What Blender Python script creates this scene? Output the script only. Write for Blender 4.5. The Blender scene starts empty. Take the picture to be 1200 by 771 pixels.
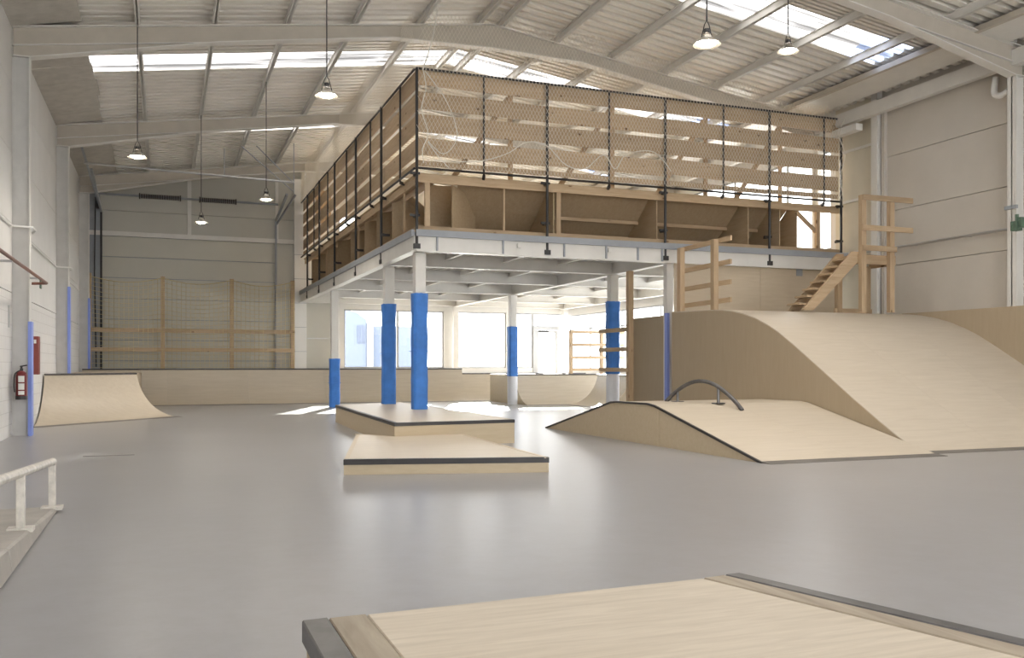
import bpy, bmesh, math, random
from mathutils import Vector, Matrix
random.seed(7)
R_ = math.radians
S = bpy.context.scene
COL = S.collection

# ---------------------------------------------------------------- camera, sky, sun, exposure
YAW = math.atan2(408, 1060)
cam_d = bpy.data.cameras.new('camera')
cam = bpy.data.objects.new('camera', cam_d); COL.objects.link(cam)
cam.location = (0, 0, 1.15)
cam.rotation_euler = (R_(90), 0, -YAW)
cam_d.sensor_width = 36; cam_d.lens = 36*1060/1200
cam_d.shift_y = (428-385.5)/1200
cam_d.clip_start = .05; cam_d.clip_end = 400
S.camera = cam

W = bpy.data.worlds.new('sky'); S.world = W; W.use_nodes = True
bg = W.node_tree.nodes['Background']
bg.inputs[0].default_value = (1, .975, .975, 1); bg.inputs[1].default_value = 3.4

sd = bpy.data.lights.new('sun', 'SUN'); sd.energy = 7; sd.angle = R_(1.0); sd.color = (1, .95, .87)
sun = bpy.data.objects.new('sun', sd); COL.objects.link(sun)
sun.rotation_euler = Vector((-.33, -.90, -.30)).to_track_quat('-Z', 'Y').to_euler()
sun.location = (10, 60, 20)
S.view_settings.view_transform = 'Standard'; S.view_settings.look = 'None'
S.view_settings.gamma = 1; S.view_settings.use_curve_mapping = False
S.view_settings.exposure = 1.42
LAMP_W = 80

# ---------------------------------------------------------------- materials
def new_mat(name):
    m = bpy.data.materials.new(name); m.use_nodes = True
    nt = m.node_tree; b = nt.nodes['Principled BSDF']
    return m, nt, b
def nd(nt, t, **k):
    n = nt.nodes.new(t)
    for a, v in k.items(): setattr(n, a, v)
    return n
def mapped(nt, scale, rand=True):
    tc = nd(nt, 'ShaderNodeTexCoord'); mp = nd(nt, 'ShaderNodeMapping')
    mp.inputs['Scale'].default_value = scale
    nt.links.new(tc.outputs['Object'], mp.inputs['Vector'])
    if rand:
        oi = nd(nt, 'ShaderNodeObjectInfo'); mul = nd(nt, 'ShaderNodeMath', operation='MULTIPLY')
        mul.inputs[1].default_value = 37.0
        nt.links.new(oi.outputs['Random'], mul.inputs[0]); nt.links.new(mul.outputs[0], mp.inputs['Location'])
        return mp, oi
    return mp, None
def ramp(nt, stops):
    r = nd(nt, 'ShaderNodeValToRGB'); e = r.color_ramp.elements
    while len(e) < len(stops): e.new(.5)
    for i, (p, c) in enumerate(stops):
        e[i].position = p; e[i].color = (*c, 1)
    return r
def noise(nt, vec, scale, detail=4, rough=.55, dist=0):
    n = nd(nt, 'ShaderNodeTexNoise'); n.inputs['Scale'].default_value = scale
    n.inputs['Detail'].default_value = detail; n.inputs['Roughness'].default_value = rough
    n.inputs['Distortion'].default_value = dist
    nt.links.new(vec, n.inputs['Vector']); return n
def plain(name, col, rough=.6, metal=0, var=.06, scale=3, bump=0, spec=.5):
    m, nt, b = new_mat(name)
    mp, _ = mapped(nt, (1, 1, 1))
    n = noise(nt, mp.outputs[0], scale, 5)
    r = ramp(nt, [(.3, tuple(c*(1-var) for c in col)), (.7, tuple(min(1, c*(1+var)) for c in col))])
    nt.links.new(n.outputs['Fac'], r.inputs[0]); nt.links.new(r.outputs[0], b.inputs['Base Color'])
    b.inputs['Roughness'].default_value = rough; b.inputs['Metallic'].default_value = metal
    b.inputs['Specular IOR Level'].default_value = spec
    if bump:
        bp = nd(nt, 'ShaderNodeBump'); bp.inputs['Strength'].default_value = bump; bp.inputs['Distance'].default_value = .01
        n2 = noise(nt, mp.outputs[0], scale*12, 4)
        nt.links.new(n2.outputs['Fac'], bp.inputs['Height']); nt.links.new(bp.outputs[0], b.inputs['Normal'])
    return m
def wood(name, axis, light, dark, knots=True, rough=.6, contrast=1.0, objvar=.12, sc=1.0):
    m, nt, b = new_mat(name)
    s = [9*sc, 9*sc, 9*sc]; s['xyz'.index(axis)] = .9*sc
    mp, oi = mapped(nt, tuple(s))
    n = noise(nt, mp.outputs[0], 2.2, 8, .6, .6)
    mid = tuple((a+c)/2 for a, c in zip(light, dark))
    lo = .5-.22/contrast; hi = .5+.22/contrast
    r = ramp(nt, [(lo, dark), (.5, mid), (hi, light)])
    nt.links.new(n.outputs['Fac'], r.inputs[0]); out = r.outputs[0]
    if knots:
        k = [4.5, 4.5, 4.5]; k['xyz'.index(axis)] = 2.2
        mk, _ = mapped(nt, tuple(k))
        v = nd(nt, 'ShaderNodeTexVoronoi'); v.inputs['Scale'].default_value = 1.0
        nt.links.new(mk.outputs[0], v.inputs['Vector'])
        kr = ramp(nt, [(.07, (1, 1, 1)), (.13, (0, 0, 0))]); nt.links.new(v.outputs['Distance'], kr.inputs[0])
        mx = nd(nt, 'ShaderNodeMix', data_type='RGBA'); nt.links.new(kr.outputs[0], mx.inputs[0])
        nt.links.new(out, mx.inputs[6]); mx.inputs[7].default_value = (dark[0]*.45, dark[1]*.38, dark[2]*.3, 1)
        out = mx.outputs[2]
    if objvar:
        mr = nd(nt, 'ShaderNodeMapRange'); mr.inputs['To Min'].default_value = 1-objvar; mr.inputs['To Max'].default_value = 1+objvar
        nt.links.new(oi.outputs['Random'], mr.inputs['Value'])
        hs = nd(nt, 'ShaderNodeHueSaturation'); nt.links.new(mr.outputs[0], hs.inputs['Value']); nt.links.new(out, hs.inputs['Color'])
        out = hs.outputs[0]
    nt.links.new(out, b.inputs['Base Color']); b.inputs['Roughness'].default_value = rough
    b.inputs['Specular IOR Level'].default_value = .3
    return m
def emit(name, col, st):
    m, nt, b = new_mat(name)
    b.inputs['Base Color'].default_value = (*col, 1); b.inputs['Emission Color'].default_value = (*col, 1)
    b.inputs['Emission Strength'].default_value = st; return m

PL, PD = (.56, .425, .28), (.44, .31, .19)
M = {}
for ax in 'xyz': M['pine_'+ax] = wood('pine_'+ax, ax, PL, PD)
for ax in 'xyz': M['ply_'+ax] = wood('birch_ply_'+ax, ax, (.60, .51, .39), (.53, .44, .32), knots=False, contrast=.8, objvar=.03, rough=.5)
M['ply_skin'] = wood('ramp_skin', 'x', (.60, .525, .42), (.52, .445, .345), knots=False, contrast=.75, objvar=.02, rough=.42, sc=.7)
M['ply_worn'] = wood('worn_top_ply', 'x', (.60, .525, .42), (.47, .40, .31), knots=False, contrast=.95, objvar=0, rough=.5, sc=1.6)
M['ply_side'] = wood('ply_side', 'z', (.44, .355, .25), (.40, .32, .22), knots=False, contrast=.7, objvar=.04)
M['ply_dark'] = wood('mezzanine_ply', 'y', (.50, .39, .26), (.42, .31, .19), knots=False, contrast=.8, objvar=.08)
M['ply_box'] = wood('box_side_ply', 'x', (.56, .465, .33), (.50, .405, .275), knots=False, contrast=.8, objvar=.04)
M['worn_oak'] = wood('worn_trim_wood', 'y', (.40, .34, .26), (.27, .22, .165), knots=False, contrast=1.1, objvar=.04)
M['steel_white'] = plain('white_painted_steel', (.74, .72, .68), .45, var=.04)
M['steel_cream'] = plain('cream_painted_rafter', (.54, .49, .42), .55, var=.06)
M['steel_grey'] = plain('grey_primed_steel', (.33, .35, .38), .5, var=.08)
M['black'] = plain('black_steel', (.035, .032, .032), .45, var=.2)
M['dark_steel'] = plain('worn_dark_steel', (.13, .125, .125), .38, metal=.7, var=.25, scale=9)
M['plate'] = plain('grey_threshold_plate', (.17, .155, .14), .45, metal=.3, var=.15)
M['galv'] = plain('galvanised', (.5, .5, .5), .35, metal=.8)
M['wall_white'] = plain('wall_white', (.73, .715, .69), .8, var=.035, scale=1.3, bump=.15)
M['wall_beige'] = plain('wall_concrete', (.60, .555, .49), .8, var=.04, scale=1.2, bump=.2)
M['wall_cream'] = plain('wall_cream', (.66, .61, .50), .7, var=.03)
M['far_clad'] = plain('cladding', (.55, .535, .48), .6, var=.03, scale=1.0)
M['door_clad'] = plain('sectional_door', (.565, .545, .475), .5, var=.025, scale=1.0)
M['sheet'] = plain('roof_sheet', (.84, .81, .745), .45, var=.05, scale=1.5)
M['insul'] = plain('insulation_board', (.52, .49, .44), .9, var=.10, scale=5, bump=.6)
M['col_grey'] = plain('column_grey', (.60, .585, .56), .6, var=.06, scale=4)
M['strip_blue'] = plain('blue_corner_guard', (.24, .32, .75), .5, var=.04)
M['pad_blue'] = plain('blue_foam_pad', (.045, .20, .62), .55, var=.12, scale=5, bump=.5)
M['sleeve'] = plain('white_sleeve', (.75, .76, .80), .5, var=.03)
M['red'] = plain('extinguisher_red', (.15, .014, .014), .4, var=.08)
M['cab_red'] = plain('cabinet_red', (.24, .05, .04), .45, var=.15)
M['pipe_brown'] = plain('brown_pipe', (.20, .085, .06), .45, var=.1)
M['net'] = plain('net_cord', (.72, .67, .58), .8, var=.05)
M['net_y'] = plain('net_cord_yellow', (.60, .49, .25), .8, var=.05)
M['rope'] = plain('white_rope', (.74, .72, .66), .8, var=.05)
M['label_white'] = plain('white_sticker', (.75, .75, .72), .6)
M['conc'] = plain('concrete', (.40, .37, .33), .8, var=.12, scale=3, bump=.4)
M['rail_paint'] = plain('chipped_white_paint', (.64, .60, .54), .45, var=.2, scale=14)
M['spring'] = plain('spring_dark', (.06, .05, .045), .4, metal=.5)
M['green'] = plain('green_box', (.10, .16, .11), .5, var=.2, scale=15)
M['pvc'] = plain('pvc_white', (.80, .79, .76), .35, var=.02)
M['alu'] = plain('window_frame_aluminium', (.36, .36, .36), .4, metal=.3, var=.03)
M['asphalt'] = plain('yard_paving', (.45, .44, .42), .9, var=.05)
M['house_blue'] = plain('pale_blue_render', (.125, .15, .20), .8, var=.02)
M['house_white'] = plain('white_render', (.20, .21, .23), .8, var=.02)
M['house_dark'] = plain('house_window', (.075, .095, .14), .5)
M['lamp_on'] = emit('lamp_glass_lit', (1, .93, .8), 30)
M['alloy'] = plain('spun_aluminium', (.48, .44, .38), .35, metal=.8, var=.05)

# floor: sealed grey coating with faint mottling and soft gloss
m, nt, b = new_mat('floor_coating'); M['floor'] = m
mp, _ = mapped(nt, (1, 1, 1), False)
n1 = noise(nt, mp.outputs[0], .45, 6, .6); n2 = noise(nt, mp.outputs[0], 6, 6, .7)
r = ramp(nt, [(.3, (.288, .284, .290)), (.7, (.325, .320, .326))]); nt.links.new(n1.outputs['Fac'], r.inputs[0])
r2 = ramp(nt, [(.35, (.88, .87, .86)), (.62, (1, 1, 1))]); nt.links.new(n2.outputs['Fac'], r2.inputs[0])
mx = nd(nt, 'ShaderNodeMix', data_type='RGBA', blend_type='MULTIPLY'); mx.inputs[0].default_value = 1
nt.links.new(r.outputs[0], mx.inputs[6]); nt.links.new(r2.outputs[0], mx.inputs[7]); nt.links.new(mx.outputs[2], b.inputs['Base Color'])
rr = nd(nt, 'ShaderNodeMapRange'); rr.inputs['To Min'].default_value = .30; rr.inputs['To Max'].default_value = .42
b.inputs['Coat Weight'].default_value = .5; b.inputs['Coat Roughness'].default_value = .30
nt.links.new(n2.outputs['Fac'], rr.inputs['Value']); nt.links.new(rr.outputs[0], b.inputs['Roughness'])
bp = nd(nt, 'ShaderNodeBump'); bp.inputs['Strength'].default_value = .12; bp.inputs['Distance'].default_value = .01
nt.links.new(n2.outputs['Fac'], bp.inputs['Height']); nt.links.new(bp.outputs[0], b.inputs['Normal'])

# painted block wall: courses as fine relief (single blocks are too narrow to pick out on the receding wall)
m, nt, b = new_mat('painted_blockwork'); M['block'] = m
tc = nd(nt, 'ShaderNodeTexCoord'); sp = nd(nt, 'ShaderNodeSeparateXYZ'); cb = nd(nt, 'ShaderNodeCombineXYZ')
nt.links.new(tc.outputs['Object'], sp.inputs[0]); nt.links.new(sp.outputs['Y'], cb.inputs['X']); nt.links.new(sp.outputs['Z'], cb.inputs['Y'])
br = nd(nt, 'ShaderNodeTexBrick'); nt.links.new(cb.outputs[0], br.inputs['Vector'])
br.inputs['Scale'].default_value = 1; br.inputs['Brick Width'].default_value = .4; br.inputs['Row Height'].default_value = .2
br.inputs['Mortar Size'].default_value = .006
br.inputs['Color1'].default_value = (.73, .715, .695, 1); br.inputs['Color2'].default_value = (.715, .70, .68, 1); br.inputs['Mortar'].default_value = (.62, .60, .58, 1)
nt.links.new(br.outputs['Color'], b.inputs['Base Color']); b.inputs['Roughness'].default_value = .75
bp = nd(nt, 'ShaderNodeBump'); bp.inputs['Strength'].default_value = .5; bp.inputs['Distance'].default_value = .01; bp.invert = True
nt.links.new(br.outputs['Fac'], bp.inputs['Height']); nt.links.new(bp.outputs[0], b.inputs['Normal'])

# translucent skylight sheet and clear glass
def skylight(name, col, tr):
    m = bpy.data.materials.new(name); m.use_nodes = True; nt = m.node_tree; nt.nodes.clear()
    o = nd(nt, 'ShaderNodeOutputMaterial'); t = nd(nt, 'ShaderNodeBsdfTranslucent'); d = nd(nt, 'ShaderNodeBsdfTransparent')
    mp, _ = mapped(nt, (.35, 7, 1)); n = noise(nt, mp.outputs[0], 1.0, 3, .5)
    r = ramp(nt, [(.40, tuple(c*.25 for c in col)), (.56, col)]); nt.links.new(n.outputs['Fac'], r.inputs[0])  # dark streak bands in the colour stand in for shading of the ribs
    nt.links.new(r.outputs[0], t.inputs[0]); nt.links.new(r.outputs[0], d.inputs[0])
    mx = nd(nt, 'ShaderNodeMixShader'); mx.inputs[0].default_value = tr
    nt.links.new(t.outputs[0], mx.inputs[1]); nt.links.new(d.outputs[0], mx.inputs[2]); nt.links.new(mx.outputs[0], o.inputs[0])
    return m
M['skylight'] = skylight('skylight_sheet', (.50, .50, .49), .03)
M['skylight_blue'] = skylight('skylight_sheet_blue', (.35, .42, .58), .15)  # bluish tint, with the same painted rib-shading streaks
m = bpy.data.materials.new('window_glass'); m.use_nodes = True; nt = m.node_tree; nt.nodes.clear(); M['glass'] = m
o = nd(nt, 'ShaderNodeOutputMaterial'); t = nd(nt, 'ShaderNodeBsdfTransparent'); g = nd(nt, 'ShaderNodeBsdfGlossy')
t.inputs[0].default_value = (.95, .97, .97, 1); g.inputs['Roughness'].default_value = .02
fr = nd(nt, 'ShaderNodeLayerWeight'); pw_ = nd(nt, 'ShaderNodeMath', operation='POWER'); pw_.inputs[1].default_value = 4
ml_ = nd(nt, 'ShaderNodeMath', operation='MULTIPLY_ADD'); ml_.inputs[1].default_value = .5; ml_.inputs[2].default_value = .04; mx = nd(nt, 'ShaderNodeMixShader')
nt.links.new(fr.outputs['Facing'], pw_.inputs[0]); nt.links.new(pw_.outputs[0], ml_.inputs[0]); nt.links.new(ml_.outputs[0], mx.inputs[0]); nt.links.new(t.outputs[0], mx.inputs[1]); nt.links.new(g.outputs[0], mx.inputs[2]); nt.links.new(mx.outputs[0], o.inputs[0])

# ---------------------------------------------------------------- mesh helpers
class MB:
    def __init__(s): s.v = []; s.f = []; s.smooth = False
    def add(s, vs, fs):
        n = len(s.v); s.v += [tuple(v) for v in vs]; s.f += [tuple(i+n for i in f) for f in fs]; return s
    def box(s, x0, x1, y0, y1, z0, z1):
        v = [(x, y, z) for z in (z0, z1) for y in (y0, y1) for x in (x0, x1)]
        return s.add(v, [(0, 2, 3, 1), (4, 5, 7, 6), (0, 1, 5, 4), (2, 6, 7, 3), (0, 4, 6, 2), (1, 3, 7, 5)])
    def beam(s, p, q, w, h, up=(0, 0, 1)):
        p = Vector(p); q = Vector(q); d = (q-p).normalized(); u = Vector(up)
        sd_ = d.cross(u)
        if sd_.length < 1e-5: sd_ = d.cross(Vector((1, 0, 0)))
        sd_.normalize(); u = sd_.cross(d)
        v = []
        for c in (p, q):
            for a, b_ in ((-1, -1), (1, -1), (1, 1), (-1, 1)): v.append(c+sd_*a*w/2+u*b_*h/2)
        return s.add(v, [(0, 1, 2, 3), (7, 6, 5, 4), (0, 4, 5, 1), (1, 5, 6, 2), (2, 6, 7, 3), (3, 7, 4, 0)])
    def prism(s, a, b_):            # two matching loops
        n = len(a); f = [tuple(range(n)), tuple(range(2*n-1, n-1, -1))]
        f += [(i, i+n, (i+1) % n+n, (i+1) % n) for i in range(n)]
        return s.add(list(a)+list(b_), f)
    def slab(s, pts, z0, z1):       # xy polygon
        return s.prism([(x, y, z0) for x, y in pts], [(x, y, z1) for x, y in pts])
    def wallx(s, pts, x0, x1):      # (y,z) polygon extruded in x
        return s.prism([(x0, y, z) for y, z in pts], [(x1, y, z) for y, z in pts])
    def wally(s, pts, y0, y1):
        return s.prism([(x, y0, z) for x, z in pts], [(x, y1, z) for x, z in pts])
    def tube(s, pts, r, n=8, cap=True):
        pts = [Vector(p) for p in pts]; rings = []; nrm = None
        for i, p in enumerate(pts):
            t = (pts[min(i+1, len(pts)-1)]-pts[max(i-1, 0)]).normalized()
            if nrm is None:
                nrm = t.cross(Vector((0, 0, 1)));
                if nrm.length < 1e-3: nrm = t.cross(Vector((1, 0, 0)))
                nrm.normalize()
            else: nrm = (nrm-t*nrm.dot(t)).normalized()
            bn = t.cross(nrm)
            rings.append([p+(nrm*math.cos(2*math.pi*k/n)+bn*math.sin(2*math.pi*k/n))*r for k in range(n)])
        base = 0; vs = [v for rg in rings for v in rg]; fs = []
        for i in range(len(pts)-1):
            for k in range(n):
                a = i*n+k; b_ = i*n+(k+1) % n; fs.append((a, b_, b_+n, a+n))
        if cap: fs += [tuple(range(n-1, -1, -1)), tuple(range((len(pts)-1)*n, len(pts)*n))]
        return s.add(vs, fs)
    def lathe(s, prof, c=(0, 0, 0), n=20):
        vs = []; fs = []
        for r_, z in prof:
            for k in range(n): vs.append((c[0]+r_*math.cos(2*math.pi*k/n), c[1]+r_*math.sin(2*math.pi*k/n), c[2]+z))
        for i in range(len(prof)-1):
            for k in range(n):
                a = i*n+k; b_ = i*n+(k+1) % n; fs.append((a, b_, b_+n, a+n))
        return s.add(vs, fs)
    def mesh(s, name, mat):
        me = bpy.data.meshes.new(name); me.from_pydata(s.v, [], s.f); me.validate(); me.materials.append(mat)
        bm = bmesh.new(); bm.from_mesh(me); bmesh.ops.recalc_face_normals(bm, faces=bm.faces); bm.to_mesh(me); bm.free()
        if s.smooth:
            for p in me.polygons: p.use_smooth = True
            me.set_sharp_from_angle(angle=R_(32))
        return me
def link(o, parent=None):
    COL.objects.link(o)
    if parent is not None:
        o.parent = parent
        root = parent; off = Vector((0, 0, 0))
        while root is not None: off += root.location if root.get('_w') is None else Vector((0, 0, 0)); root = root.parent
        o.matrix_parent_inverse = Matrix.Translation(-off)
    return o
def base_of(me):
    xs = [v.co for v in me.vertices]
    lo = [min(c[i] for c in xs) for i in range(3)]; hi = [max(c[i] for c in xs) for i in range(3)]
    return Vector(((lo[0]+hi[0])/2, (lo[1]+hi[1])/2, lo[2]))
def part(name, mb, mat, parent, label=None, bevel=0):
    """a child piece; the mesh is recentred on its own base, world position kept"""
    me = mb.mesh(name, M[mat]); c = base_of(me); me.transform(Matrix.Translation(-c))
    o = bpy.data.objects.new(name, me); place(o, c, parent)
    if label: o['label'] = label
    if bevel: bev(o, bevel)
    return o
POS = {}
def place(o, c, parent):
    COL.objects.link(o); o.parent = parent
    pc = POS.get(parent, Vector((0, 0, 0))) if parent is not None else Vector((0, 0, 0))
    o.location = Vector(c)-pc; POS[o] = Vector(c); return o
def bev(o, w=.004):
    md = o.modifiers.new('b', 'BEVEL'); md.width = w; md.segments = 1; md.limit_method = 'ANGLE'
def shared(name, me, c, parent):
    o = bpy.data.objects.new(name, me); return place(o, c, parent)
def root(name, loc, label, cat, group=None, kind=None):
    o = bpy.data.objects.new(name, None); o.empty_display_size = .1
    place(o, loc, None); tag(o, label, cat, group, kind); return o
def tag(o, label, cat, group=None, kind=None):
    o['label'] = label; o['category'] = cat
    if group: o['group'] = group
    if kind: o['kind'] = kind
    return o
def single(name, mb, mat, label, cat, group=None, kind=None):
    return tag(part(name, mb, mat, None), label, cat, group, kind)

XL, XR, YF, YB = -2.3, 14.0, 30.6, -7.0      # wall planes
XM = 5.95
def RZ(x): return 7.8-.14*abs(x-XM)          # top of rafters
def ibeam(mb, p, q, w, h, t=.02):            # I section from p to q, flanges top and bottom (centre line at top)
    p = Vector(p); q = Vector(q)
    mb.beam(p-Vector((0, 0, t/2)), q-Vector((0, 0, t/2)), w, t)
    mb.beam(p-Vector((0, 0, h-t/2)), q-Vector((0, 0, h-t/2)), w, t)
    mb.beam(p-Vector((0, 0, h/2)), q-Vector((0, 0, h/2)), t, h-2*t)
    return mb

# ---------------------------------------------------------------- floor and walls
single('floor', MB().box(XL-.4, XR+.4, YB-.4, YF+.4, -.2, 0), 'floor', 'smooth grey coated concrete floor of the hall', 'floor', kind='structure')

wl = root('wall_left', (XL, 12, 0), 'long white wall on the left with painted blockwork below and panels above', 'wall', kind='structure')
cols_y = [-.3, 5.8, 11.45, 16.55, 23.0, 28.96]
edges = [YB]+cols_y+[YF]
zr = [2.33, 3.45, 4.6, 5.7, 6.85]
for a, c in zip(edges[:-1], edges[1:]):
    part('blockwork', MB().box(XL-.2, XL, a+.004, c-.004, 0, zr[0]-.012), 'block', wl)
    for z0, z1 in zip(zr[:-1], zr[1:]):
        part('panel', MB().box(XL-.2, XL, a+.004, c-.004, z0+.004, z1-.004), 'wall_white', wl)
part('backing', MB().box(XL-.3, XL-.19, YB, YF, 0, 6.9), 'wall_white', wl)
def hall_col(parent, x0, x1, y, ztop, strip=None, mat='col_grey'):
    mb = MB(); s_ = 1 if x1 > x0 else -1; ztop = 6.17
    mb.box(min(x0, x1), max(x0, x1), y+.08, y+.10, 0, ztop)
    o = part('steel_column', mb, mat, parent)
    part('flange', MB().box(min(x1, x1-s_*.02), max(x1, x1-s_*.02), y, y+.18, 0, ztop), 'steel_white', o)
    if strip:
        part('corner_guard', MB().box(min(x1-s_*.03, x1+s_*.025), max(x1-s_*.03, x1+s_*.025), y-.02, y+.2, 0, strip), 'strip_blue', o, 'blue foam corner guard')
    return o
for y, st in zip(cols_y, (None, None, None, 1.86, 2.95, 3.1)):
    hall_col(wl, XL, -2.03, y, 6.6, st)

wr = root('wall_right', (XR, 12, 0), 'long beige precast panel wall on the right behind the big bank', 'wall', kind='structure')
rows = [0, .95, 2.07, 3.2, 4.33, 5.46, 6.9]
ybays = [YB, -1, 5.8, 11.45, 14.95]
for a, c in zip(ybays[:-1], ybays[1:]):
    for z0, z1 in zip(rows[:-1], rows[1:]):
        part('panel', MB().box(XR, XR+.2, a+.004, c-.004, z0+.006, z1-.006), 'wall_beige', wr)
for z0, z1 in ((0, 2.07), (2.07, 3.62), (3.62, 4.75), (4.75, 5.85), (5.85, 6.9)):
    part('cream_panel', MB().box(XR, XR+.2, 14.95, 16.25, z0+.004, z1-.004), 'wall_cream', wr, 'cream coloured wall panel')
    part('rail', MB().box(XR-.05, XR, 15.0, 16.3, z1-.05, z1), 'steel_white', wr)
# far bay with a low window band and a high window
for y0, y1, z0, z1 in ((16.25, YF, 0, .95), (16.25, YF, 2.98, 3.75), (16.25, YF, 6.0, 6.9), (16.25, 16.6, .95, 2.98), (16.25, 16.4, 3.75, 6.0), (22.2, YF, 3.75, 6.0)):
    part('panel', MB().box(XR, XR+.2, y0, y1, z0, z1), 'wall_white', wr)
part('backing', MB().box(XR+.18, XR+.3, YB, 16.25, 0, 6.9), 'wall_beige', wr)
for y in (-.3, 5.8, 11.45, 16.55, 23.0): hall_col(wr, XR, 13.74, y, 6.6, mat='steel_white')
part('wall_post', MB().box(13.86, 14.0, 14.85, 15.02, 0, 6.85), 'steel_white', wr)
part('wall_post', MB().box(13.93, 14.0, 14.72, 14.80, 0, 6.5), 'wall_beige', wr)

wf = root('wall_far', (6, YF, 0), 'far end wall with cladding above the big door and windows', 'wall', kind='structure')
def gable(x0, x1, z0, z1=None):
    if z1: return [(x0, z0), (x1, z0), (x1, z1), (x0, z1)]
    p = [(x0, z0), (x1, z0), (x1, RZ(x1)+.15)]
    if x0 < XM < x1: p.append((XM, RZ(XM)+.15))
    return p+[(x0, RZ(x0)+.15)]
rowsf = [5.3, 5.95, 6.45]
part('cladding', MB().wally(gable(XL, -1.77, 0, 5.16), YF, YF+.15), 'far_clad', wf)
for x0, x1 in ((XL, .70), (.82, 4.07)):
    for z0, z1 in zip(rowsf[:-1], rowsf[1:]):
        part('cladding', MB().wally(gable(x0, x1, z0+.006, z1-.006), YF, YF+.15), 'far_clad', wf)
    part('cladding', MB().wally(gable(x0, x1, 6.456), YF, YF+.15), 'far_clad', wf)
part('post', MB().box(.70, .82, YF-.06, YF+.15, 5.3, 7.2), 'steel_white', wf)
part('post', MB().box(3.42, 3.52, YF-.05, YF+.1, 5.3, 7.2), 'steel_white', wf)
part('header', MB().box(XL, 4.07, YF-.08, YF+.15, 5.16, 5.3), 'steel_white', wf)
for z0, z1 in ((0, 1.3), (1.3, 2.1), (2.1, 3.6), (3.6, 5.16)):
    part('cladding', MB().wally(gable(3.41, 4.07, z0+.005, z1-.005), YF, YF+.15), 'far_clad', wf)
part('wall_column', MB().box(4.02, 4.42, YF-.16, YF+.15, 0, 7.3), 'pvc', wf)
for k in range(1, 7): part('tile_joint', MB().box(4.015, 4.425, YF-.165, YF-.15, .8*k, .8*k+.012), 'steel_grey', wf)
part('cladding', MB().wally(gable(4.42, 5.5, 3.45), YF, YF+.15), 'wall_white', wf)
part('cladding', MB().wally(gable(5.5, 13.5, 3.45, 4.0), YF, YF+.15), 'wall_white', wf)
part('cladding', MB().wally(gable(5.5, 13.5, 6.2), YF, YF+.15), 'wall_white', wf)
part('cladding', MB().wally(gable(13.5, XR, 3.45), YF, YF+.15), 'wall_white', wf)
for z0, z1 in ((0, 2.05), (2.05, 3.45)):
    part('cladding', MB().wally(gable(4.42, 5.35, z0+.004, z1-.004), YF, YF+.15), 'far_clad', wf)
part('sill_wall', MB().box(5.35, 12.6, YF, YF+.15, 0, 1.05), 'wall_white', wf)
part('lintel', MB().box(5.35, XR, YF-.03, YF+.15, 3.05, 3.45), 'steel_white', wf)
for x0, x1 in ((5.35, 5.68), (9.2, 9.64), (11.55, 11.81)):
    part('pier', MB().box(x0, x1, YF-.05, YF+.15, 1.05, 3.05), 'steel_white', wf)
part('backing', MB().wally(gable(XL, 4.42, 0), YF+.16, YF+.22), 'far_clad', wf)
part('plaque', MB().box(4.75, 5.25, YF-.04, YF, 5.9, 7.0), 'pine_z', wf, 'pale wooden board on the wall above the platform')

wb = root('wall_back', (6, YB, 0), 'plain white end wall behind the photographer', 'wall', kind='structure')
part('panel', MB().wally(gable(XL, XR, 4.8), YB-.15, YB), 'wall_white', wb)
part('panel', MB().wally(gable(XL, XR, 0, .6), YB-.15, YB), 'wall_white', wb)
part('panel', MB().wally(gable(XL, 0, .6, 4.8), YB-.15, YB), 'wall_white', wb)
part('panel', MB().wally(gable(12, XR, .6, 4.8), YB-.15, YB), 'wall_white', wb)

# ---------------------------------------------------------------- windows and doors
def window(n, plane, a, b_, z0, z1, mull, label, trans=(), fw=.05, glass=True):
    """plane 'y' or 'x'; a..b_ extent"""
    mid = (a+b_)/2
    loc = (mid, plane[1], z0) if plane[0] == 'y' else (plane[1], mid, z0)
    w = root('window_%d' % n, loc, label, 'window', kind='structure')
    d0, d1 = plane[1]+.02, plane[1]+.09
    def bx(u0, u1, v0, v1, e0=d0, e1=d1):
        return MB().box(u0, u1, e0, e1, v0, v1) if plane[0] == 'y' else MB().box(e0, e1, u0, u1, v0, v1)
    part('frame', bx(a, b_, z0, z0+fw), 'alu', w); part('frame', bx(a, b_, z1-fw, z1), 'alu', w)
    part('frame', bx(a, a+fw, z0+fw, z1-fw), 'alu', w); part('frame', bx(b_-fw, b_, z0+fw, z1-fw), 'alu', w)
    for mm in mull: part('mullion', bx(mm-fw/2-.01, mm+fw/2+.01, z0+fw, z1-fw), 'alu', w)
    for tt in trans: part('transom', bx(a+fw, b_-fw, tt-fw/2, tt+fw/2), 'alu', w)
    cuts = [a+fw]+list(mull)+[b_-fw]
    for c0, c1 in zip(cuts[:-1], cuts[1:]):
        part('pane', bx(c0+.02, c1-.02, z0+fw, z1-fw, d0+.03, d0+.036), 'glass', w)
    return w
window(1, 'y_'[0:1] and ('y', YF), 5.68, 9.2, 1.05, 3.05, [7.55], 'wide two-pane window in the far wall behind the blue padded columns')
window(2, ('y', YF), 9.64, 11.55, 1.05, 3.05, [], 'single-pane far window between the two white piers')
window(3, ('y', YF), 11.81, 12.6, 1.05, 3.05, [], 'narrow window pane just left of the glass door')
window(4, ('y', YF), 12.6, XR, 2.55, 3.05, [], 'fanlight above the glass door')
window(5, ('x', XR), 16.6, YF-.1, .95, 2.98, [20.2, 23.9, 26.4, 28.8], 'long low window band in the right wall under the platform', trans=(2.45,))
window(6, ('x', XR), 16.4, 22.2, 3.75, 6.0, [17.95, 20.1], 'high window in the right wall on the mezzanine level')
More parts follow.
